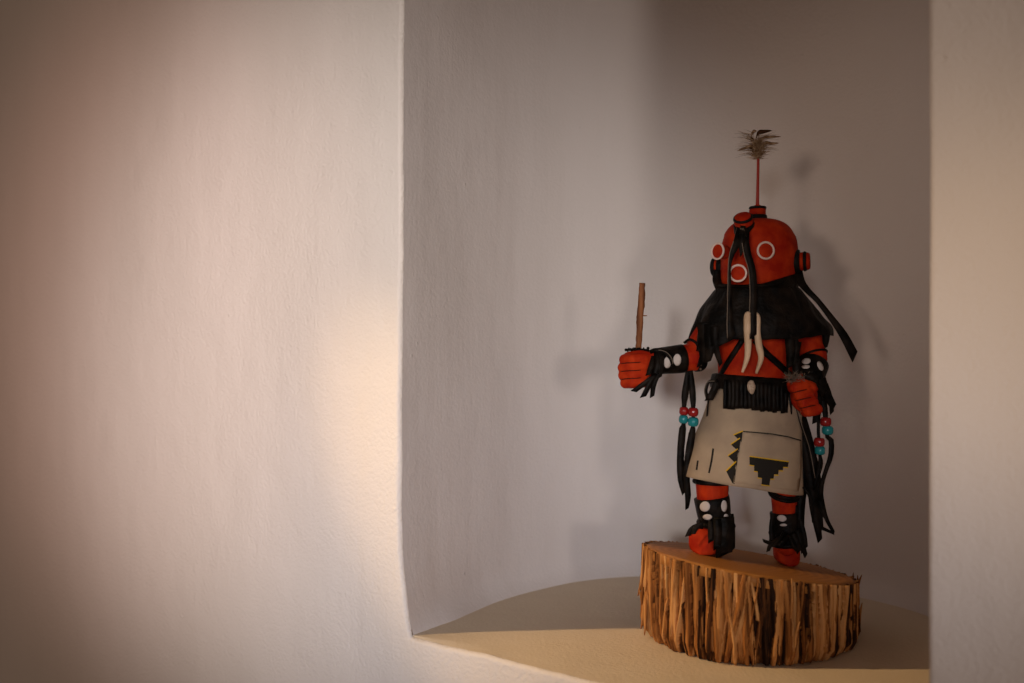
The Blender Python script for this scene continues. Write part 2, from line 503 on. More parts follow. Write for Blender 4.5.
def fib(a, z, f, s=0.0):             # noise round the trunk, stretched along it
    return noise.noise(Vector((math.cos(a) * f + s, math.sin(a) * f, z * 9 + s)))


def trunk(a): return SR * (1 + 0.020 * math.sin(2 * a + 0.6) + 0.012 * math.sin(3 * a + 1.0) + 0.045 * math.sin(a) ** 2) - 0.0062


# the bark is built up of many overlapping fibrous strips
NA, NH = 1100, 56
rb = random.Random(21)
HGT = [[0.0008 * fib(2 * math.pi * i / NA, j / NH * 0.07, 30, 2) for i in range(NA)] for j in range(NH + 1)]
TON = [[0.10] * NA for j in range(NH + 1)]
for k in range(560):
    a0 = rb.uniform(0, 2 * math.pi); hw = rb.uniform(0.006, 0.030) * rb.uniform(0.6, 1); top = rb.uniform(0.0014, 0.0066)
    full = rb.random() < 0.45
    k0 = -0.2 if full or rb.random() < 0.4 else rb.uniform(0, 0.6); k1 = 1.3 if full or rb.random() < 0.5 else k0 + rb.uniform(0.3, 0.9)
    sl = rb.gauss(0.01, 0.06); tone = min(1, max(0.10, rb.gauss(0.54, 0.25))); sd = rb.uniform(0, 90); lift = rb.uniform(-0.0012, 0.0012)
    for j in range(NH + 1):
        t = j / NH
        if t < k0 or t > k1: continue
        ed = min(1.0, (t - k0) / 0.10, (k1 - t) / 0.10) ** 0.5
        w_ = hw * (0.55 + 0.45 * ed) * (1 + 0.35 * noise.noise(Vector((sd, t * 5, 0)))); ac = a0 + sl * t + 0.018 * noise.noise(Vector((sd, t * 2.5, 3)))
        i0 = int((ac - w_) / (2 * math.pi) * NA); i1 = int((ac + w_) / (2 * math.pi) * NA) + 1
        for i in range(i0, i1 + 1):
            x = (2 * math.pi * i / NA - ac) / w_
            if abs(x) > 1: continue
            h = (top + lift * (2 * t - 1) + 0.0006 * noise.noise(Vector((sd + x * 1.5, t * 3, 9)))) * (1 - abs(x) ** 5 * 0.6) * (0.5 + 0.5 * ed)
            if h > HGT[j][i % NA]: HGT[j][i % NA] = h; TON[j][i % NA] = min(1, max(0, tone + 0.12 * noise.noise(Vector((x * 3 + sd, t * 2, 1)))))


def rad(a, z, zt):
    t = min(1, max(0, z / zt)); j = int(round(t * NH)); i = int(a / (2 * math.pi) * NA) % NA
    return trunk(a) + HGT[j][i] - 0.004 * max(0, 0.14 - t) / 0.14


bm = bmesh.new(); rings = []; tones = []
for j in range(NH + 1):
    k = j / NH; ring = []
    for i in range(NA):
        a = 2 * math.pi * i / NA; zt = ztop(SX + math.cos(a) * SR, SY + math.sin(a) * SR) - 0.0004
        z = k * zt
        r = rad(a + 1e-5, z, zt)
        jag = (0.0011 * fib(a, 0, 60, 2) - 0.0002 + (HGT[j][i] - 0.004) * 0.25) if j == NH else 0
        if j == NH: jag = min(jag, 0.0012)
        ring.append(Vector((SX + math.cos(a) * r, SY + math.sin(a) * r, max(0.0004, z + jag + (0.0016 * abs(fib(a, 0, 30, 4)) if j == 0 else 0)))))
        tones.append(TON[j][i])
    rings.append(ring)
skin(bm, rings)
log = finish('log_slice', bm, M['bark'], origin=(SX, SY, 0))
at = log.data.attributes.new('tone', 'FLOAT', 'POINT')
for i in range(len(log.data.vertices)): at.data[i].value = tones[i]
tag(log, 'round slice of shaggy-barked log with slanted cut top standing on the ledge', 'log')


def child(name, bm, m, par, **kw):
    off = par.location.copy(); o = finish(name, bm, m, **kw)
    o.location = (0, 0, 0); o.data.transform(Matrix.Translation(-off)); o.parent = par
    return o


bm = bmesh.new(); rows = []
for k, (f, dz) in enumerate([(1.0, -0.006), (0.998, -0.0012), (0.988, 0.0008), (0.965, 0.0021), (0.93, 0.0026), (0.8, 0.0026), (0.6, 0.0026), (0.4, 0.0026), (0.2, 0.0026), (0.01, 0.0026)]):
    ring = []
    for i in range(240):
        a = 2 * math.pi * i / 240
        r = (trunk(a) + 0.0036 + 0.0010 * fib(a, 0, 16, 3)) * f
        x, y = SX + math.cos(a) * r, SY + math.sin(a) * r
        ring.append(Vector((x, y, ztop(x, y) + dz - 0.0020)))
    rows.append(ring)
skin(bm, rows)
cut = child('cut_face', bm, M['cut'], log); cut['label'] = 'smooth orange sawn top face'
for k in range(26):
    a = random.choice([R(183), R(190), R(355), R(2), random.uniform(R(180), R(360))]) + random.uniform(-.05, .05)
    zt = ztop(SX + math.cos(a) * SR, SY + math.sin(a) * SR)
    bm = bmesh.new(); z0 = random.uniform(0.0, 0.6) * zt; z1 = min(zt + 0.003, z0 + random.uniform(0.02, 0.05)); pts = []
    out = random.uniform(0.001, 0.004)
    for i in range(7):
        t = i / 6; z = z0 + (z1 - z0) * t; rr_ = trunk(a) + 0.0058 + out * (t ** 3 if k % 2 else (1 - t) ** 3)
        aa = a + 0.012 * math.sin(t * 3 + k)
        pts.append(Vector((SX + math.cos(aa) * rr_, SY + math.sin(aa) * rr_, max(0.001, z))))
    tube(bm, pts, [0.0004, 0.0011, 0.0013, 0.0013, 0.0012, 0.0009, 0.0003], 6)
    bs = child('bark_strip', bm, M['bark'], log); ta_ = bs.data.attributes.new('tone', 'FLOAT', 'POINT'); tv = rb.uniform(0.3, 0.8)
    for q_ in range(len(bs.data.vertices)): ta_.data[q_].value = tv

# ------------------------------------------------------------------ the doll
doll = bpy.data.objects.new('carved_doll', None); COL.objects.link(doll); doll.location = BASE
doll.empty_display_size = 0.02
tag(doll, 'red carved wooden doll in domed mask, black cape and tan kilt on log slice', 'figurine')

# --- body: one continuous carved surface
bm = bmesh.new()


def cap(a, b_, ra, rb): capsule(bm, W(*a), W(*b_), ra * U, rb * U)


def blob(px, py, q, rx, ry, rz):
    c = W(px, py, q); mt = Matrix.Translation(c) @ Matrix.Diagonal((rx * U, rz * U, ry * U, 1))
    bmesh.ops.create_icosphere(bm, subdivisions=3, radius=1, matrix=mt)


loft(bm, [(757, 286, 0, 24, 22), (757, 300, 0, 34, 25), (757, 318, 0, 43, 27), (757, 340, 0, 41, 27), (756, 362, 0, 38, 26), (755, 385, 0, 37, 27), (754, 410, 0, 40, 29), (754, 440, 0, 38, 28)], steps=20)
# viewer's left arm reaching out to the left
cap((722, 312, 0), (703, 340, -2), 15, 13); cap((703, 340, -2), (694, 357, -5), 13, 13)
cap((694, 357, -5), (655, 361, -14), 14, 11.5)
# fist: palm, four curled fingers one under the other, thumb across the top
blob(641.5, 368.5, -12, 13, 16, 11.5)
cap((650, 363, -14), (643, 368, -13), 11, 12)
for i, (y, xl) in enumerate([(358.5, 624.5), (366.5, 623), (374.5, 623.5), (382, 625.5)]):
    cap((644, y, -21), (633, y + 0.5, -23), 5.6, 5.8); cap((633, y + 0.5, -23), (xl, y + 1, -15), 5.8, 5.5); cap((xl, y + 1, -15), (xl + 4, y + 1, -5), 5.5, 5.0)
cap((650, 357, -18), (640, 354.5, -18), 4.8, 4.6); cap((640, 354.5, -18), (628, 356, -14), 4.6, 4.2)
# viewer's right arm bent, fist held in front of the hip
cap((795, 315, 0), (808, 340, -4), 15, 14); cap((808, 340, -4), (814, 358, -12), 14, 13)
cap((814, 358, -12), (808, 382, -32), 13, 11)
blob(804, 396, -34, 13, 16, 11)
for i in range(4):
    c = (796 + 4.3 * i, 387.5 + 7.8 * i)
    cap((c[0] + 8, c[1] - 1.5, -43), (c[0] - 0.5, c[1], -45), 5.6, 5.8); cap((c[0] - 0.5, c[1], -45), (c[0] - 3, c[1] + 0.5, -38), 5.8, 5.4)
cap((813, 388, -40), (802, 381.5, -42), 5, 4.6); cap((802, 381.5, -42), (791, 384.5, -38), 4.6, 4.2)
# legs
cap((730, 430, 0), (712, 478, -3), 20, 17); cap((712, 478, -3), (713, 512, -3), 16.5, 15); cap((713, 512, -3), (716, 540, 0), 15, 13)
cap((774, 430, 0), (784, 482, 3), 19, 14); cap((784, 482, 3), (785, 512, 3), 14, 12.5); cap((785, 512, 3), (787, 545, 3), 12.5, 11)
body = finish('body', bm, M['red'], doll)
bake(body, [('REMESH', dict(mode='VOXEL', voxel_size=0.00075)), ('SMOOTH', dict(factor=0.5, iterations=3))])
BT = bvh(body)

# shoes: rounded carved moccasins
bm = bmesh.new()
def shoe(rows):
    loft(bm, rows, seg=32, steps=12)
for (cx, cy, q, dx, dq, L, wd, base_y) in ((706.5, 541, 7, -0.50, -0.86, 20, 15.0, 554), (782, 548, 24, -0.03, -1.0, 19, 12.5, 562)):
    bm = bmesh.new()
    heel = W(cx + 2, base_y, q); dirv = Vector((dx, dq, 0)).normalized(); side = Vector((-dirv.y, dirv.x, 0))
    rings = []
    for i in range(13):
        t = i / 12; x = -8 + t * (L + 14)
        hgt = (28 - 3 * t) * math.sqrt(max(0.0, 1 - max(0, (t - 0.68) / 0.32) ** 2.6)) * (1 if t > 0.08 else 0.8)
        wid = wd * math.sqrt(max(0.0, 1 - max(0, (t - 0.6) / 0.4) ** 3.0)) * (0.75 + 0.25 * math.sin(min(1, t * 1.6) * math.pi / 2))
        hgt = max(hgt, 0.5); wid = max(wid, 0.4)
        cc = heel + dirv * x * U
        ring = []
        for k in range(28):
            A = 2 * math.pi * k / 28; ca, sa = math.cos(A), math.sin(A)
            sx_ = abs(ca) ** 0.65 * (1 if ca > 0 else -1); sz_ = abs(sa) ** 0.6 * (1 if sa > 0 else -1)
            p = cc + side * sx_ * wid * U
            zf = ztop(p.x, p.y) + 0.0008
            ring.append(Vector((p.x, p.y, zf + (sz_ + 1) / 2 * hgt * U)))
        rings.append(ring)
    skin(bm, rings); s_ = finish('shoe', bm, M['red'], doll); s_['label'] = 'plain rounded red painted foot'

# --- mask
MC = (759, 262, 0)
bm = bmesh.new(); rows = []
for i in range(15):
    t = i / 14 * math.pi / 2; r = 37.8 * max(0.02, math.sin(t)) ** (2 / 3.0); h = 43 * math.cos(t) ** (2 / 3.0)
    rows.append((MC[0] + 0.3 - (0.8 if i < 10 else 0), 262 - h, 0, r, r))
rows += [(758.6, 270, 0, 37.6, 37.6), (758.2, 278, 0, 37.0, 37), (757.6, 286, 0, 35, 35), (757.5, 290, 0, 30, 30)]
loft(bm, rows, seg=72, wob=0.02)
mask = finish('mask', bm, M['red'], doll); mask['label'] = 'domed red orange helmet mask'
MT = bvh(mask)


def peg(name, c, axis, parts, parent):
    """parts: (h0, h1, r0, r1, material)"""
    root = None
    for (h0, h1, r0, r1, m_, nm) in parts:
        bm = bmesh.new(); bv = min(0.7, (h1 - h0) * 0.25)
        lathe(bm, c, axis, [(h0, 0), (h0, r0 - bv), (h0 + bv, r0), (h1 - bv, r1), (h1, r1 - bv), (h1, 0)])
        o = finish(name if root is None else nm, bm, m_, doll, smooth=False)
        for p in o.data.polygons: p.use_smooth = len(p.vertices) == 4
        if root is None: root = o
        else: o.parent = root
    return root


for (cx, cy, q, ax, r, L) in ((717.6, 251.2, -24, (-0.80, -0.60, 0.02), 7.3, 12), (765.8, 250.5, -41.5, (0.10, -1, 0.02), 7.6, 5), (738, 273.2, -40.5, (-0.34, -0.94, -0.03), 7.4, 7)):
    c = W(cx, cy, q); axv = Vector(ax).normalized()
    o = peg('eye' if cy < 260 else 'mouth', c, axv, [(-L, 0, r * 0.9, r, M['red'], '')], doll)
    bm = bmesh.new(); torus(bm, c, axv, r + 0.3, 1.05)
    g = finish('ring', bm, M['ringwhite'], doll); g.parent = o; g['label'] = 'thin white ring'

# knot on the brow, crown knob, ears
blk, red = M['blackpaint'], M['red']
k1 = peg('brow_knob', W(744.5, 227.5, -22), Vector((-0.26, -0.55, 0.74)), [(-7, 4.5, 11, 10.2, blk, ''), (4.5, 10, 9.2, 9.2, red, 'red_band'), (10, 12.6, 9.7, 9.2, blk, 'black_rim'), (12.4, 13.2, 7.9, 7.7, red, 'red_cap')], doll)
k2 = peg('crown_knob', W(757.6, 221, 4), Vector((0.0, 0, 1)), [(-5, 6, 10.2, 9.2, blk, ''), (6, 12, 8.2, 8.2, red, 'red_band'), (12, 14.5, 8.8, 8.4, blk, 'black_rim'), (14.4, 17, 4.5, 1.6, red, 'red_cap')], doll)
k3 = peg('ear', W(791.5, 262, -14), Vector((0.93, -0.36, 0.02)), [(-2, 8, 12.5, 12, blk, ''), (8, 11.5, 9, 9.2, red, 'red_band'), (11.5, 14.5, 10, 9.6, blk, 'black_rim'), (14.4, 17.5, 8.8, 8, red, 'red_cap')], doll)
k4 = peg('ear', W(724, 267, 16), Vector((-0.86, 0.51, 0.0)), [(-4, 5, 12, 11.5, blk, ''), (5, 8, 9.5, 9.5, red, 'red_band'), (8, 12, 10.4, 9.4, blk, 'black_rim')], doll)
bm = bmesh.new(); tube(bm, [W(757.4, 208, 4), W(757.8, 185, 4), W(758.4, 150, 4)], [1.9 * U, 1.5 * U, 1.3 * U], 10, 8)
pole = finish('crown_stick', bm, M['redstick'], doll)
# feather tuft
def hair(bm, p0, d, L, r, bend, n=5, droop=0.0):
    pts, p, v = [], Vector(p0), Vector(d).normalized()
    for i in range(n + 1):
        pts.append(p.copy()); p += v * (L / n); v = (v + Vector(bend) * (1 / n) + Vector((0, 0, -droop / n))).normalized()
    tube(bm, pts, [r * (1 - 0.8 * i / n) for i in range(n + 1)], 3)


bm = bmesh.new(); bd = bmesh.new()
for i in range(520):
    c = W(758 + random.gauss(0, 2.0), random.uniform(141, 159), 4 + random.gauss(0, 2)); a = random.uniform(0, 2 * math.pi)
    h = random.uniform(-0.1, 0.9)
    L = random.uniform(5, 12) * U
    hair(bm, c, (math.cos(a) * 0.8, math.sin(a) * 0.8, h), L, 0.28 * U, (0, 0, 0.2))
for i in range(110):                   # long wisps to both sides
    sgn = -1 if random.random() < 0.62 else 1
    yy = random.choice([random.gauss(148, 2), random.gauss(139, 2.5), random.gauss(152, 2)])
    c = W(756 + sgn * 2, yy, 4 + random.gauss(0, 2))
    hair(bm if i % 3 else bd, c, (sgn, random.gauss(0, 0.5), random.uniform(0.0, 0.5)), random.uniform(12, 22) * U, 0.24 * U, (0, 0, -0.45 if yy > 145 else -0.1), 7)
tuft = finish('feather_tuft', bm, M['feather'], doll, recalc=False); tuft['label'] = 'fluffy brown downy feather tuft'


def vane(pts, wd, m_):
    bm = bmesh.new(); n_ = 14; rows = sm([(p[0], p[1], p[2]) for p in pts], n_); rings = []
    for i in range(n_ + 1):
        t = i / n_; w_ = wd * math.sin(math.pi * min(1, t * 0.96 + 0.04)) ** 0.7 + 0.1; p = rows[i]
        rings.append([W(p[0], p[1] - w_, p[2] + 0.8), W(p[0], p[1], p[2] - 0.8), W(p[0], p[1] + w_, p[2] + 0.8), W(p[0], p[1], p[2] - 0.2)])
    skin(bm, rings); o = finish('feather', bm, m_, doll); o.parent = tuft; return o


vane([(757, 150, 2), (756, 140, 0), (758, 133, -2), (764, 131.5, -3), (772, 130.5, -3)], 2.2, M['featherdark'])
vane([(755, 148, 2), (751, 138, 1), (753, 132, 0), (757, 131, 0)], 2.2, M['feather'])
vane([(759, 150, 3), (765, 143, 2), (771, 143.5, 1), (779, 143, 1)], 1.6, M['feather'])
vane([(758, 146, 3), (763, 138, 3), (770, 137, 3), (781, 136.5, 3)], 1.3, M['feather'])
vane([(757, 152, 1), (752, 146, 0), (745, 148, 0), (737, 151, 0)], 1.3, M['feather'])
o = finish('dark_barbs', bd, M['featherdark'], doll, recalc=False); o.parent = tuft

# --- cape
bm = bmesh.new(); SEG = 96; rows = []
prof = [(757.5, 287, 0, 36, 35), (757.5, 290, 0, 43, 38), (758, 302, -1, 51, 40), (758.5, 316, -2, 60.5, 42), (760, 331, -3, 70, 43), (760.5, 344, -3, 71.5, 42)]
pr = sm(prof, 26)
for k, (px, py, q, rx, rq) in enumerate(pr):
    c = W(px, py, q); ring = []; t = k / 26
    for i in range(SEG):
        a = 2 * math.pi * i / SEG; ca, sa = math.cos(a), math.sin(a)      # sa<0 faces the viewer
        wr = 1 + t * (0.022 * math.sin(5 * a + 1) + 0.03 * noise.noise(Vector((ca * 3, sa * 3, t * 1.5)))) + (0.06 * noise.noise(Vector((ca * 4, sa * 4, 4 + t * 3))))
        # hem height: front a little higher, sides lower
        hem = 0
        if t > 0.5:
            kk = (t - 0.5) / 0.5; front = max(0, -sa)
            hem = kk * U * (4.5 * front + 2.4 * noise.noise(Vector((ca * 5, sa * 5, 7))) - (12 * max(0, -ca) ** 6) + 9 * max(0, ca) ** 2 + (4.0 * math.sin(9 * a) if ca < -0.5 else 0))
        dip = 0
        if t < 0.25: dip = 0
        ring.append(c + Vector((ca * rx * U * wr, sa * rq * U * wr, hem + dip)))
    rows.append(ring)
skin(bm, rows, cap=False)
cape = finish('cape', bm, M['leather'], doll)
bake(cape, [('SOLIDIFY', dict(thickness=0.0011, offset=-1.0))]); cape['label'] = 'draped black leather cape'
CT = bvh(cape)
# ragged flap hanging off the cape over the left elbow and right sleeve
for pts in ([(703, 322, -31, 13), (705, 342, -30, 11), (703, 364, -25, 6)], [(710, 324, -34, 12), (710, 346, -33, 10), (708, 362, -30, 5)], [(714, 326, -36, 9), (715, 345, -35, 7), (721, 365, -31, 4)],
            [(826, 326, -18, 8), (826, 338, -18, 7), (825, 348, -16, 4)], [(789, 334, -44, 9), (790, 350, -42, 8), (789, 368, -40, 5)], [(796, 345, -30, 6), (796, 360, -30, 7), (796, 378, -30, 6)], [(795, 334, -42, 6), (796, 348, -40, 5), (794, 366, -38, 3)]):
    bm = bmesh.new(); strip(bm, pts, 6.5, 1.0, lean=-0.4)
    finish('cape_fringe', bm, M['leather'], doll).parent = cape
# neck ruff between mask and cape
bm = bmesh.new(); rows = []
for k in range(11):
    t = k / 10; rr_ = 38.6 + 2.6 * math.sin(math.pi * t); c = W(757.5, 281.5 + 8.5 * t, 0); ring = []
    for i in range(72):
        a = 2 * math.pi * i / 72; ca, sa = math.cos(a), math.sin(a)
        f = 1 + 0.04 * noise.noise(Vector((ca * 5, sa * 5, t * 2)))
        lift = U * (7.5 * max(0, ca * 0.9 - sa * 0.1) - 5 * max(0, -ca * 0.5 - sa * 0.85) ** 2) * (1 - t)
        ring.append(c + Vector((ca * rr_ * f * U, sa * (rr_ - 1) * f * U, lift)))
    rows.append(ring)
skin(bm, rows, cap=False); o = finish('collar', bm, M['leather'], doll)
bake(o, [('SOLIDIFY', dict(thickness=0.0012, offset=-1.0))])

# --- straps hanging from the brow knob
def part(name, pts, width, m_='leather', lean=0.0, thick=1.0, steps=18, parent=None, edge=None):
    bm = bmesh.new(); strip(bm, pts, width, thick, steps, lean)
    o = finish(name, bm, M[m_], doll)
    if parent: o.parent = parent
    if edge:                         # pale raw edge of the hide along one side
        bm = bmesh.new()
        strip(bm, [(p[0] + edge * (p[3] if len(p) > 3 else width) / 2, p[1], p[2] - 0.5) for p in pts], 0.7, 0.8, steps, lean)
        e_ = finish('raw_edge', bm, M['edge'], doll); e_.parent = o; e_['label'] = 'pale raw cut edge'
    return o


s1 = part('forelock_strap', [(740, 228, -37, 6), (738, 240, -44, 8), (732, 254, -46, 5), (729.5, 268, -47, 2.6), (729.5, 285, -46, 3.5), (729.5, 305, -47, 4), (730, 325, -50, 6), (731.5, 338, -50, 8)], 5, edge=-1)
s2 = part('forelock_strap', [(746, 228, -37, 7), (745.5, 242, -44, 7), (748, 256, -46, 7), (752, 270, -46, 7), (753.5, 290, -47, 7), (753, 315, -50, 7), (753, 337, -52, 6.5)], 7, edge=-1)
s3 = part('forelock_strap', [(743, 226, -38, 5), (742.5, 236, -43, 6), (741.5, 246, -45, 5), (741, 256, -45, 2)], 5)
bm = bmesh.new()
for i in range(14): hair(bm, W(742 + random.uniform(-2, 2), 228, -40), (random.uniform(-0.3, 0.3), -0.35, -1), random.uniform(6, 13) * U, 0.22 * U, (0, 0.3, 0))
o = finish('loose_threads', bm, M['edge'], doll, recalc=False)

# tusks joined over the strap
bm = bmesh.new()
tube(bm, [W(x, y, q) for x, y, q in ((749.5, 312.5, -50), (747.3, 316, -50), (747.2, 330, -50), (748, 344, -48), (747, 358, -46), (742.3, 372.5, -45))], [1.6 * U, 3.2 * U, 3.4 * U, 3.3 * U, 2.6 * U, 1.1 * U], 14, 22)
o = finish('tusk', bm, M['tusk'], doll); o['label'] = 'ivory coloured curved tusk'
bm = bmesh.new()
tube(bm, [W(x, y, q) for x, y, q in ((755.5, 313, -48), (757.8, 318, -48), (757.4, 332, -48), (759, 346, -47), (761, 358, -45), (756.2, 373.5, -44))], [1.6 * U, 2.6 * U, 3.0 * U, 3.3 * U, 2.7 * U, 1.2 * U], 14, 22)
o = finish('tusk', bm, M['tusk'], doll); o['label'] = 'ivory coloured curved tusk'

# bandolier straps laid on the chest
def laid(tree, pts, width, thick=1.2, m_='leather', name='chest_strap', edge=False, parent=None):
    bm = bmesh.new(); rows = sm(pts, 16); rings = []
    Pn = [on(tree, p[0], p[1], 0) for p in rows]
    for i, (p, n_) in enumerate(Pn):
        t = (Pn[min(i + 1, 16)][0] - Pn[max(i - 1, 0)][0]).normalized(); s = t.cross(n_).normalized()
        h = s * width * U / 2
        rings.append([p - h, p - h * 0.9 + n_ * thick * U, p + h * 0.9 + n_ * thick * U, p + h, p - n_ * U])
    skin(bm, rings); o = finish(name, bm, M[m_], doll)
    if parent: o.parent = parent
    return o


laid(BT, [(746, 334), (736, 350), (727, 364), (717, 382)], 5.5)
laid(BT, [(755, 340), (765, 352), (777, 363), (790, 375)], 6.5)
# --- kilt
KC = [(756, 388, -1, 43.5, 33), (755, 398, -1, 45.5, 34), (752, 420, -2, 49, 36), (747.5, 445, -2, 53.5, 38), (744.5, 470, -2, 56.5, 39), (742.5, 494, -2, 59, 39)]
kr = sm(KC, 30)
bm = bmesh.new(); rows = []
for k, (px, py, q, rx, rq) in enumerate(kr):
    c = W(px, py, q); t = k / 30; ring = []
    for i in range(96):
        a = 2 * math.pi * i / 96; ca, sa = math.cos(a), math.sin(a)
        wr = 1 + t * t * (0.018 * math.sin(7 * a + 2) + 0.03 * noise.noise(Vector((ca * 2, sa * 2, 3))))
        lift = t * t * U * (11 - (11 if ca > 0 else 8) * ca + 3.0 * max(0, sa))
        ring.append(c + Vector((ca * rx * U * wr, sa * rq * U * wr, lift)))
    rows.append(ring)
skin(bm, rows, cap=False)
kilt = finish('kilt', bm, M['kilt'], doll); bake(kilt, [('SOLIDIFY', dict(thickness=0.0008, offset=-1.0))]); kilt['label'] = 'tan hide kilt with painted panel'
KT = bvh(kilt)
# overlapping front panel
bm = bmesh.new(); patch(bm, KT, [(743.5, 432.5), (756, 433.5), (772, 435), (788, 437.5), (800, 441), (800.5, 455), (800, 475), (797.5, 491), (780, 488.6), (756, 485.5), (733.5, 483.0), (735, 470), (738, 452)], 1.3, 1.3, sub=3.5)
panel = finish('front_panel', bm, M['kilt'], doll); panel.parent = kilt; panel['label'] = 'overlapping tan front panel'
PT = bvh(kilt, panel)


def kp(name, polys, m_, off=0.3, label=None, tree=None):
    bm = bmesh.new()
    for p in polys: patch(bm, tree or PT, p, off, off + 0.2)
    o = finish(name, bm, M[m_], doll, smooth=False); o.parent = kilt
    if label: o['label'] = label
    return o


def line_poly(pts, w_): 
    up = []; dn = []
    for i, p in enumerate(pts):
        a = pts[max(i - 1, 0)]; c = pts[min(i + 1, len(pts) - 1)]; d = Vector((c[0] - a[0], c[1] - a[1])).normalized()
        up.append((p[0] - d.y * w_ / 2, p[1] + d.x * w_ / 2)); dn.append((p[0] + d.y * w_ / 2, p[1] - d.x * w_ / 2))
    return up + dn[::-1]


kp('panel_line', [line_poly([(743, 431.5), (756, 432.5), (772, 434), (788, 436.8), (801, 440.5)], 1.2)], 'kiltblack', label='thin black line along the panel top')
zz = [(743, 431), (733, 436), (739.5, 440), (739, 444 - 3.5)]
teeth = [[(743.5, 431.5), (734, 434.8), (741, 441.5)], [(740.8, 439), (730.8, 444.8), (738.5, 451.5)], [(738.2, 449.5), (728, 455.8), (736.8, 463.5)], [(736.6, 461), (726, 471.5), (733, 483.8)]]
teeth = [[(742.8, 431.4), (733.8, 435), (739.5, 440.2), (741.5, 442)], [(740.9, 438.2), (730.9, 444.5), (737.3, 450.4), (739, 453)], [(738.9, 448.8), (728.2, 456), (735.3, 463.3), (736.8, 466)], [(736.8, 461.4), (726.3, 471.3), (732.2, 483), (734.6, 484)]]
kp('zigzag_border', teeth, 'kiltblack', 0.35, 'black zigzag border')
kp('zigzag_outline', [line_poly([(743, 430.8), (733.6, 435)], 1.1), line_poly([(740, 438), (730.7, 444.4)], 1.1), line_poly([(738, 448.7), (728, 455.8)], 1.1), line_poly([(736, 461.5), (726, 471)], 1.2)], 'yellow', 0.6, 'yellow edging of the zigzag')
step = [(749.5, 456.8), (788.5, 462.2), (787.6, 467), (783, 466.8), (782.6, 470.2), (778.5, 470), (778, 474.6), (774, 474.2), (773.4, 478.6), (770.3, 478.6), (769.3, 485.4), (761.5, 484.2), (762, 478), (758, 477.3), (757.8, 471.8), (754.2, 470.8), (754, 465.6), (749.6, 464.5)]
kp('stepped_motif', [step], 'kiltblack', 0.35, 'black stepped triangle')
kp('motif_outline', [line_poly([(749.5, 456.2), (788.5, 461.6)], 1.1), line_poly([(749.2, 465), (754, 466)], 1), line_poly([(753.8, 471.2), (757.6, 472)], 1), line_poly([(757.4, 477.8), (761.6, 478.5)], 1),
                     line_poly([(761, 484.8), (770, 486)], 1), line_poly([(770.4, 479.2), (774, 479.3)], 1), line_poly([(774, 474.9), (778.4, 475.3)], 1), line_poly([(778.6, 470.7), (783, 471)], 1), line_poly([(783, 467.3), (788, 467.7)], 1)], 'yellow', 0.6, 'yellow edging of the stepped triangle')
kp('painted_stroke', [line_poly([(713.3, 448.5), (711.8, 460), (709, 473)], 1.7)], 'kiltblack', 0.35, 'short black stroke')
kp('painted_stroke', [line_poly([(698, 460.5), (696.6, 470)], 1.5)], 'kiltblack', 0.35, 'short black stroke')

# --- belt, fringe apron, shell
bm = bmesh.new(); loft(bm, [(755.5, 376, -1, 40, 30), (755.5, 377, -1, 43, 33.5), (755.8, 385, -1, 45, 35), (756, 390, -1, 45.5, 35), (756, 391, -1, 40, 30)], seg=72, wob=0.03)
for v in bm.verts: v.co.z -= 0.07 * (v.co.x - W(755, 380, -1).x)
belt = finish('belt', bm, M['leather'], doll)
n_ = 17
for i in range(n_):
    x = 725.5 + i * 4.05; dxx = (x - 755.5) / 46; q = -1 - 38 * math.sqrt(max(0, 1 - dxx * dxx)) - 1.5
    bm = bmesh.new(); L = 407.5 + (x - 725) * 0.09 + random.uniform(-1.5, 1.5)
    strip(bm, [(x, 379.5 + 0.08 * (x - 725), q), (x + random.uniform(-.5, .5), 395, q - 1.2), (x + random.uniform(-.8, .8), L, q - 1.6)], 4.3, 0.9, 6, lean=random.uniform(-0.25, 0.25), endcut=False)
    o = finish('belt_fringe', bm, M['leather'], doll); o.parent = belt
bm = bmesh.new(); tube(bm, [W(752, 380.5, -43), W(751.2, 384, -43.5), W(751.5, 389, -44), W(752.2, 394, -43)], [1.5 * U, 3.7 * U, 3.8 * U, 1.2 * U], 12, 10, flat=(1, 0.6))
sh = finish('shell', bm, M['shell'], doll); sh['label'] = 'small pale shell on the belt'
bm = bmesh.new()
for k in range(3): torus(bm, W(751.5, 384 + 3 * k, -44), Vector((0.15, 0, 1)), 3.6 - 0.5 * k, 0.7, 16, 6, sy=0.65)
o = finish('shell_ridge', bm, M['shell'], doll); o.parent = sh
part('belt_loop', [(716, 381, -20), (709, 382, -20), (706, 390, -20), (707, 397, -19)], 3, parent=belt, edge=-1)
part('belt_loop', [(717, 383, -24), (714, 390, -24), (709, 400, -22)], 7, parent=belt)
part('belt_loop', [(709, 395, -20), (707.5, 410, -18), (707, 416, -16)], 1.6, parent=belt)

# --- arm bands and cuffs
def sleeve(name, tree_pts, radii, m_='leather', steps=8, ends=True, parent=None, label=None):
    bm = bmesh.new(); tube(bm, [W(*p) for p in tree_pts], [r * U for r in radii], 28, steps)
    o = finish(name, bm, M[m_], doll)
    if parent: o.parent = parent
    if label: o['label'] = label
    return o


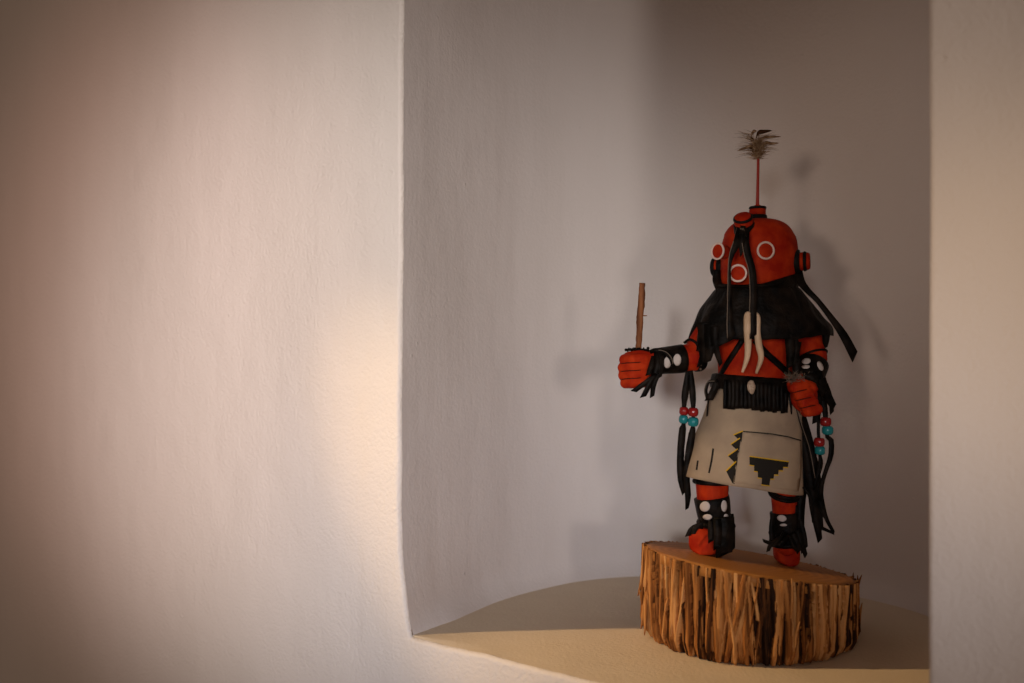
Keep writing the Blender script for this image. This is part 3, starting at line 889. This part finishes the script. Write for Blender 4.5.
c1 = sleeve('cuff', [(683, 358.5, -7.5), (675, 359.5, -9.5), (665, 360.5, -12), (655, 361.5, -14)], [14.2, 14, 13.4, 13])
T1 = bvh(c1)
bm = bmesh.new(); patch(bm, T1, disc_outline(677.2, 359.8, 3.9, 5.8), 0.35, 0.6, 2.0); finish('painted_dot', bm, M['white'], doll).parent = c1
bm = bmesh.new(); patch(bm, T1, disc_outline(667.3, 362.5, 3.6, 5.6), 0.35, 0.6, 2.0); finish('painted_dot', bm, M['white'], doll).parent = c1
sleeve('arm_band', [(699.5, 356, -3), (697.5, 356.5, -3.8), (694, 357, -4.6)], [14.2, 15.2, 14.8], steps=4)
# lacing beads on the arm band
bm = bmesh.new()
for k in range(7):
    c = W(703 - 0.4 * k, 345 + 4 * k, -17 - 1.2 * math.sin(k)); bmesh.ops.create_icosphere(bm, subdivisions=2, radius=1.1 * U, matrix=Matrix.Translation(c))
finish('lacing', bm, M['edge'], doll)
part('arm_lace', [(706, 336, -22), (702, 352, -22), (698, 367, -20)], 2.4)
part('arm_lace', [(684, 343, -14), (690, 339.5, -17), (697, 344, -19), (700, 352, -20)], 2.6)
# wrist wrap and its fringe
part('wrist_wrap', [(650, 352, -22), (656, 350, -26), (664, 352, -27), (670, 358, -27, 3), (672, 364, -26, 2)], 4, edge=1)
for pts in ([(659, 353, -26, 5), (661, 362, -29, 6), (659, 378, -27, 5)], [(657, 372, -27, 4), (652, 378, -28, 5), (643, 384.5, -28, 5), (633.5, 391.5, -27, 4.5)], [(658, 372, -27, 4), (651, 382, -28, 5), (643, 397, -26, 4.8)],
            [(659, 372, -27, 5), (654, 384, -28, 5), (652, 397, -26, 4)], [(656, 350, -24, 4), (657, 362, -29, 6), (654, 375, -30, 6)], [(662, 352, -25, 4), (659, 364, -30, 6), (658, 374, -29, 6)], [(653, 356, -26, 3), (651, 366, -30, 5), (648, 375, -29, 4)]):
    part('wrist_fringe', pts, 5, lean=random.uniform(-0.5, 0.5))
bm = bmesh.new()
for k in range(16):
    t = k / 15; c = W(626 + 22 * t, 349.5 + 1.2 * math.sin(k * 2.0), -12 - 5 * math.sin(t * 3)); bmesh.ops.create_icosphere(bm, subdivisions=1, radius=random.uniform(1.1, 1.8) * U, matrix=Matrix.Translation(c))
tube(bm, [W(625, 350, -12), W(637, 349.5, -17), W(649, 350.5, -16)], 1.3 * U, 8, 8)
finish('hand_wrap', bm, M['leather'], doll)

# viewer's right arm
c2 = sleeve('cuff', [(813.5, 364, -17), (812, 369, -21), (810, 376, -27), (808.5, 381, -31)], [14.8, 14.6, 13.6, 12.6])
T2 = bvh(c2)
for d in (disc_outline(806.3, 361.2, 4.4, 2.8, -0.15), disc_outline(805.8, 366.8, 4.0, 1.9, -0.05), disc_outline(820.2, 366.0, 2.5, 5.0, -0.45), disc_outline(820.2, 375, 1.8, 3.0, -0.2)):
    bm = bmesh.new(); patch(bm, T2, d, 0.35, 0.6, 1.6); finish('painted_dot', bm, M['white'], doll).parent = c2
bm = bmesh.new()
for (px, py, q, rr_, w_) in ((812.5, 356, -10, 14.2, 1.3),): torus(bm, W(px, py, q), Vector((0.25, -0.45, -1)), rr_, w_, 40, 8)
finish('arm_band', bm, M['leather'], doll)
part('arm_lace', [(800, 342, -38), (798, 352, -34), (797, 362, -34)], 3)
for pts in ([(822, 378, -40, 7), (826, 392, -38, 8), (834, 408, -34, 7)], [(818, 372, -42, 7), (820, 382, -46, 8), (825, 394, -44, 7)], [(817, 402, -36, 6), (817, 412, -34, 7), (816, 422, -32, 7)], [(826, 384, -36, 4), (830, 396, -34, 4), (832, 413, -32, 4)], [(803, 375, -44, 7), (812, 377, -46, 8), (819, 381, -46, 7)], [(818, 378, -28, 9), (820, 390, -26, 9), (821, 402, -24, 8)]):
    part('wrist_fringe', pts, 6, lean=random.uniform(-0.4, 0.4))
bm = bmesh.new()
for i in range(150):
    hair(bm, W(random.uniform(786, 806), random.uniform(374, 383), -44 + random.gauss(0, 2)), (random.gauss(-0.4, 0.8), random.gauss(-0.2, 0.4), random.uniform(-0.3, 0.9)), random.uniform(3, 8) * U, 0.3 * U, (random.gauss(0, .3), 0, 0))
o = finish('fur_tuft', bm, M['fur'], doll, recalc=False); o['label'] = 'wisp of grey brown fur at the fist'

# painted grooves between the fingers
def on_line(pts, w_=0.9):
    bm = bmesh.new(); rows = sm(pts, 10); PP = []
    for p in rows:
        h = on(BT, p[0], p[1], 0.05)
        if abs(h[0].y - W(p[0], p[1], -25).y) < 30 * U: PP.append(h[0])
    if len(PP) > 2: tube(bm, PP, [w_ * U * (0.35 if i in (0, len(PP) - 1) else 0.6) for i in range(len(PP))], 6); finish('finger_line', bm, M['red_line'], doll)
    else: bm.free()


for y in (362.8, 370.8, 378.6): on_line([(620.5, y + 0.8), (628, y), (636, y - 0.3), (641, y - 0.8)])
for i in range(3):
    c = (798 + 4.3 * i, 391.4 + 7.8 * i); on_line([(c[0] - 7, c[1] + 1.5), (c[0], c[1]), (c[0] + 9, c[1] - 2)])

# beaded elbow strips
def bead(px, py, q, rx, ry, m_, nm):
    bm = bmesh.new(); lathe(bm, W(px, py, q), Vector((0.05, 0, 1)), [(-ry, rx * 0.35), (-ry, rx * 0.7), (-ry * 0.6, rx * 0.95), (0, rx), (ry * 0.6, rx * 0.95), (ry, rx * 0.7), (ry, rx * 0.35)], 24)
    return finish(nm, bm, M[m_], doll)


e1 = part('elbow_strip', [(689, 366, -6, 5), (687, 380, -7, 6), (685, 395, -8, 7), (684, 407, -8, 4), (683.6, 424, -8, 4), (682.5, 430, -8, 7), (680.5, 455, -8, 7), (681, 478, -8, 7), (683.5, 494, -8, 3)], 7)
e2 = part('elbow_strip', [(690, 366, -9, 4), (692, 385, -10, 6), (693, 400, -10, 6), (693.2, 408, -10, 4), (693, 426, -10, 4), (692, 434, -10, 7), (688.5, 455, -10, 7), (686.5, 476, -10, 6), (688, 495, -9, 6), (687, 509, -8, 3)], 7)
for b_ in ((683.8, 411, -9, 4.6, 3.9, 'beadred', 'red_bead', e1), (693.2, 412, -12, 5.2, 4.2, 'beadred', 'red_bead', e2), (683.4, 419.2, -9, 4.6, 3.9, 'beadteal', 'teal_bead', e1), (693.2, 421.8, -12, 5.4, 4.3, 'beadteal', 'teal_bead', e2)):
    bead(*b_[:7]).parent = b_[7]
e3 = part('elbow_strip', [(822, 395, -20, 5), (824, 405, -20, 6), (825.5, 416, -20, 5), (827, 436, -20, 4), (831, 440, -19, 5), (831, 455, -18, 5), (826, 470, -16, 4), (822, 484, -14, 4), (821, 500, -12, 4)], 5)
e4 = part('elbow_strip', [(820, 400, -22, 4), (818.5, 420, -22, 3), (818.5, 436, -22, 3), (820, 455, -22, 3), (820.5, 463, -21, 5), (818, 475, -20, 4), (814, 490, -18, 3)], 4)
for b_ in ((825.6, 421.6, -21, 5.6, 4.2, 'beadred', 'red_bead', e3), (827.6, 430.2, -21, 5.6, 4.2, 'beadteal', 'teal_bead', e3), (819.3, 442, -23, 5.3, 4.2, 'beadred', 'red_bead', e4), (820, 450.4, -23, 5.1, 4.0, 'beadteal', 'teal_bead', e4)):
    bead(*b_[:7]).parent = b_[7]
# long strap from the ear, out over the cape
part('ear_strap', [(797, 270, -18, 10), (801, 282, -28, 8), (808, 291, -36, 6), (818, 301, -40, 5), (832, 319, -40, 6), (844, 336, -38, 8), (855, 357, -36, 9)], 6, edge=None)
part('ear_strap', [(718, 270, 4, 8), (717, 280, 2, 9), (720, 290, -8, 8)], 8)
# long strips at the right hip
for pts in ([(797, 404, -12, 7), (803, 430, -12, 8), (807, 455, -12, 9), (812, 485, -10, 10), (815, 512, -8, 9), (820, 541, -8, 5)],
            [(801, 410, -8, 6), (810, 440, -8, 6), (817, 475, -8, 7), (822, 505, -8, 6), (827, 520, -8, 4), (834, 533, -8, 3)],
            [(800, 410, -4, 9), (803, 440, -4, 10), (805, 470, -4, 10), (802, 495, -6, 9), (801, 520, -8, 7), (803, 552, -8, 4)],
            [(813, 470, -6, 6), (818, 500, -6, 7), (822, 530, -6, 3)], [(815, 524, -7, 3), (822, 528, -7, 3.5), (834, 533.5, -8, 2.5)],
            [(803, 487, -14, 2), (809, 495, -16, 3), (812, 508, -16, 3), (813, 522, -14, 2)]):
    part('hip_strip', pts, 7, lean=random.uniform(-0.3, 0.3))
part('hip_strip', [(795, 404, -24, 1.6), (801, 425, -22, 1.6), (809, 450, -20, 1.6), (815, 482, -18, 1.6)], 1.6, edge=1)

# --- leg wraps
l1 = sleeve('leg_wrap', [(711.5, 497, -3), (713, 507, -3), (714.5, 518, -2), (716, 526, 0), (717, 531, 2)], [17.6, 17.2, 16.2, 14.6, 13])
T3 = bvh(l1)
for d in (disc_outline(705, 506.5, 5, 5.2, 0.6), disc_outline(724, 506, 2.9, 5.8), disc_outline(707.5, 517, 4.6, 2.8), disc_outline(726, 517.5, 2.6, 3.6)):
    bm = bmesh.new(); patch(bm, T3, d, 0.35, 0.6, 1.8); finish('painted_dot', bm, M['white'], doll).parent = l1
l2 = sleeve('leg_wrap', [(785, 512, 3), (785.5, 520, 3), (786, 532, 3), (787, 546, 3)], [15, 14.8, 14.2, 13.8])
T4 = bvh(l2)
for d in (disc_outline(781.8, 518.2, 4.7, 3.2, 0.2), disc_outline(783.5, 525, 3.6, 1.3)):
    bm = bmesh.new(); patch(bm, T4, d, 0.35, 0.6, 1.6); finish('painted_dot', bm, M['white'], doll).parent = l2
bm = bmesh.new(); torus(bm, W(784.5, 494, 2), Vector((0.05, -0.38, 1)), 14.6, 1.9, 40, 8); torus(bm, W(785, 492, 2), Vector((0.1, -0.3, 1)), 14.0, 1.6, 40, 8)
finish('knee_band', bm, M['leather'], doll)
bm = bmesh.new(); torus(bm, W(711, 482, -3), Vector((0.05, 0.05, 1)), 16, 2.6, 40, 8)
finish('knee_band', bm, M['leather'], doll)
# ankle flaps and fringe
bm = bmesh.new(); torus(bm, W(716, 524, -2), Vector((0.08, -0.05, 1)), 16.5, 3.0, 40, 8); finish('ankle_band', bm, M['leather'], doll)
for pts in ([(724, 517, -20, 20), (725, 530, -23, 19), (724.5, 545, -23, 17), (724, 553.5, -21, 16)], [(712, 521, -20, 7), (711.5, 530, -23, 7), (711.5, 541, -25, 6.5)], [(731, 514, -14, 5), (732.5, 530, -14, 5), (732.5, 550, -12, 5)],
            [(703, 526, -16, 6), (696, 526.5, -16, 5), (691, 530, -16, 5), (688, 536, -15, 5)], [(702, 523, -18, 5), (696, 528, -19, 5), (693, 534, -19, 4)], [(717, 519, -22, 8), (718, 532, -25, 8), (717, 548, -25, 7)]):
    part('ankle_fringe', pts, 5, thick=1.2, lean=random.uniform(-0.2, 0.2), parent=l1)
bm = bmesh.new(); torus(bm, W(786.5, 534, 2), Vector((0.02, -0.1, 1)), 15.2, 2.6, 40, 8); torus(bm, W(786.5, 541, 2), Vector((-0.1, -0.15, 1)), 14.8, 2.6, 40, 8); finish('ankle_band', bm, M['leather'], doll)
for pts in ([(783, 536, -16, 4), (776, 541, -20, 4), (770, 546, -22, 4), (768, 551.5, -22, 3)], [(780, 541, -18, 4), (772, 543.5, -21, 4), (763, 540.5, -22, 3)], [(785, 532, -15, 4), (779, 541, -20, 4), (773, 547, -22, 3)], [(773, 514, -6, 4), (771.5, 528, -8, 5), (772, 541, -10, 5)],
            [(797, 505, -6, 8), (799, 525, -6, 8), (799, 545, -6, 7)], [(798, 530, -12, 6), (801, 542, -14, 6), (806, 556, -12, 4)], [(793, 533, -16, 6), (797, 543, -18, 6), (799, 552, -16, 5)], [(790, 536, -16, 5), (784, 542, -20, 5), (779, 546, -21, 4)],
            [(789, 536, -16, 4), (793, 545, -20, 4), (796, 550, -20, 3)], [(800, 520, -10, 5), (804, 535, -12, 5), (806, 548, -12, 4)]):
    part('ankle_fringe', pts, 5, thick=1.2, lean=random.uniform(-0.3, 0.3), parent=l2)
part('leg_strip', [(800, 495, -6, 6), (800.5, 520, -6, 6), (799, 545, -6, 6)], 6, 'brown_leather')

# ------------------------------------------------------------------ the stick in the fist
bm = bmesh.new(); rows = []
pts = [W(642.2, 283, -12), W(641.6, 300, -12), W(640, 318, -12), W(639.2, 335, -12), W(638.2, 352, -12), W(637.3, 366, -11), W(637, 386, -10)]
tube(bm, pts, [2.9 * U, 3.3 * U, 3.4 * U, 3.0 * U, 2.9 * U, 2.8 * U, 2.6 * U], 16, 40)
for v in bm.verts:
    v.co.x += U * 0.9 * noise.noise(v.co * 300); v.co.y += U * 0.6 * noise.noise(v.co * 300 + Vector((5, 5, 5)))
o = finish('wooden_stick', bm, M['stick'], origin=W(637, 386, -10))
tag(o, 'short rough brown wooden stick held upright in outstretched red fist', 'stick')
tw = bmesh.new(); tube(tw, [W(641, 315.5, -12), W(645, 315.8, -12), W(647, 315.5, -12)], [0.7 * U, 0.5 * U, 0.4 * U], 6)
child('twig', tw, M['stick'], o)
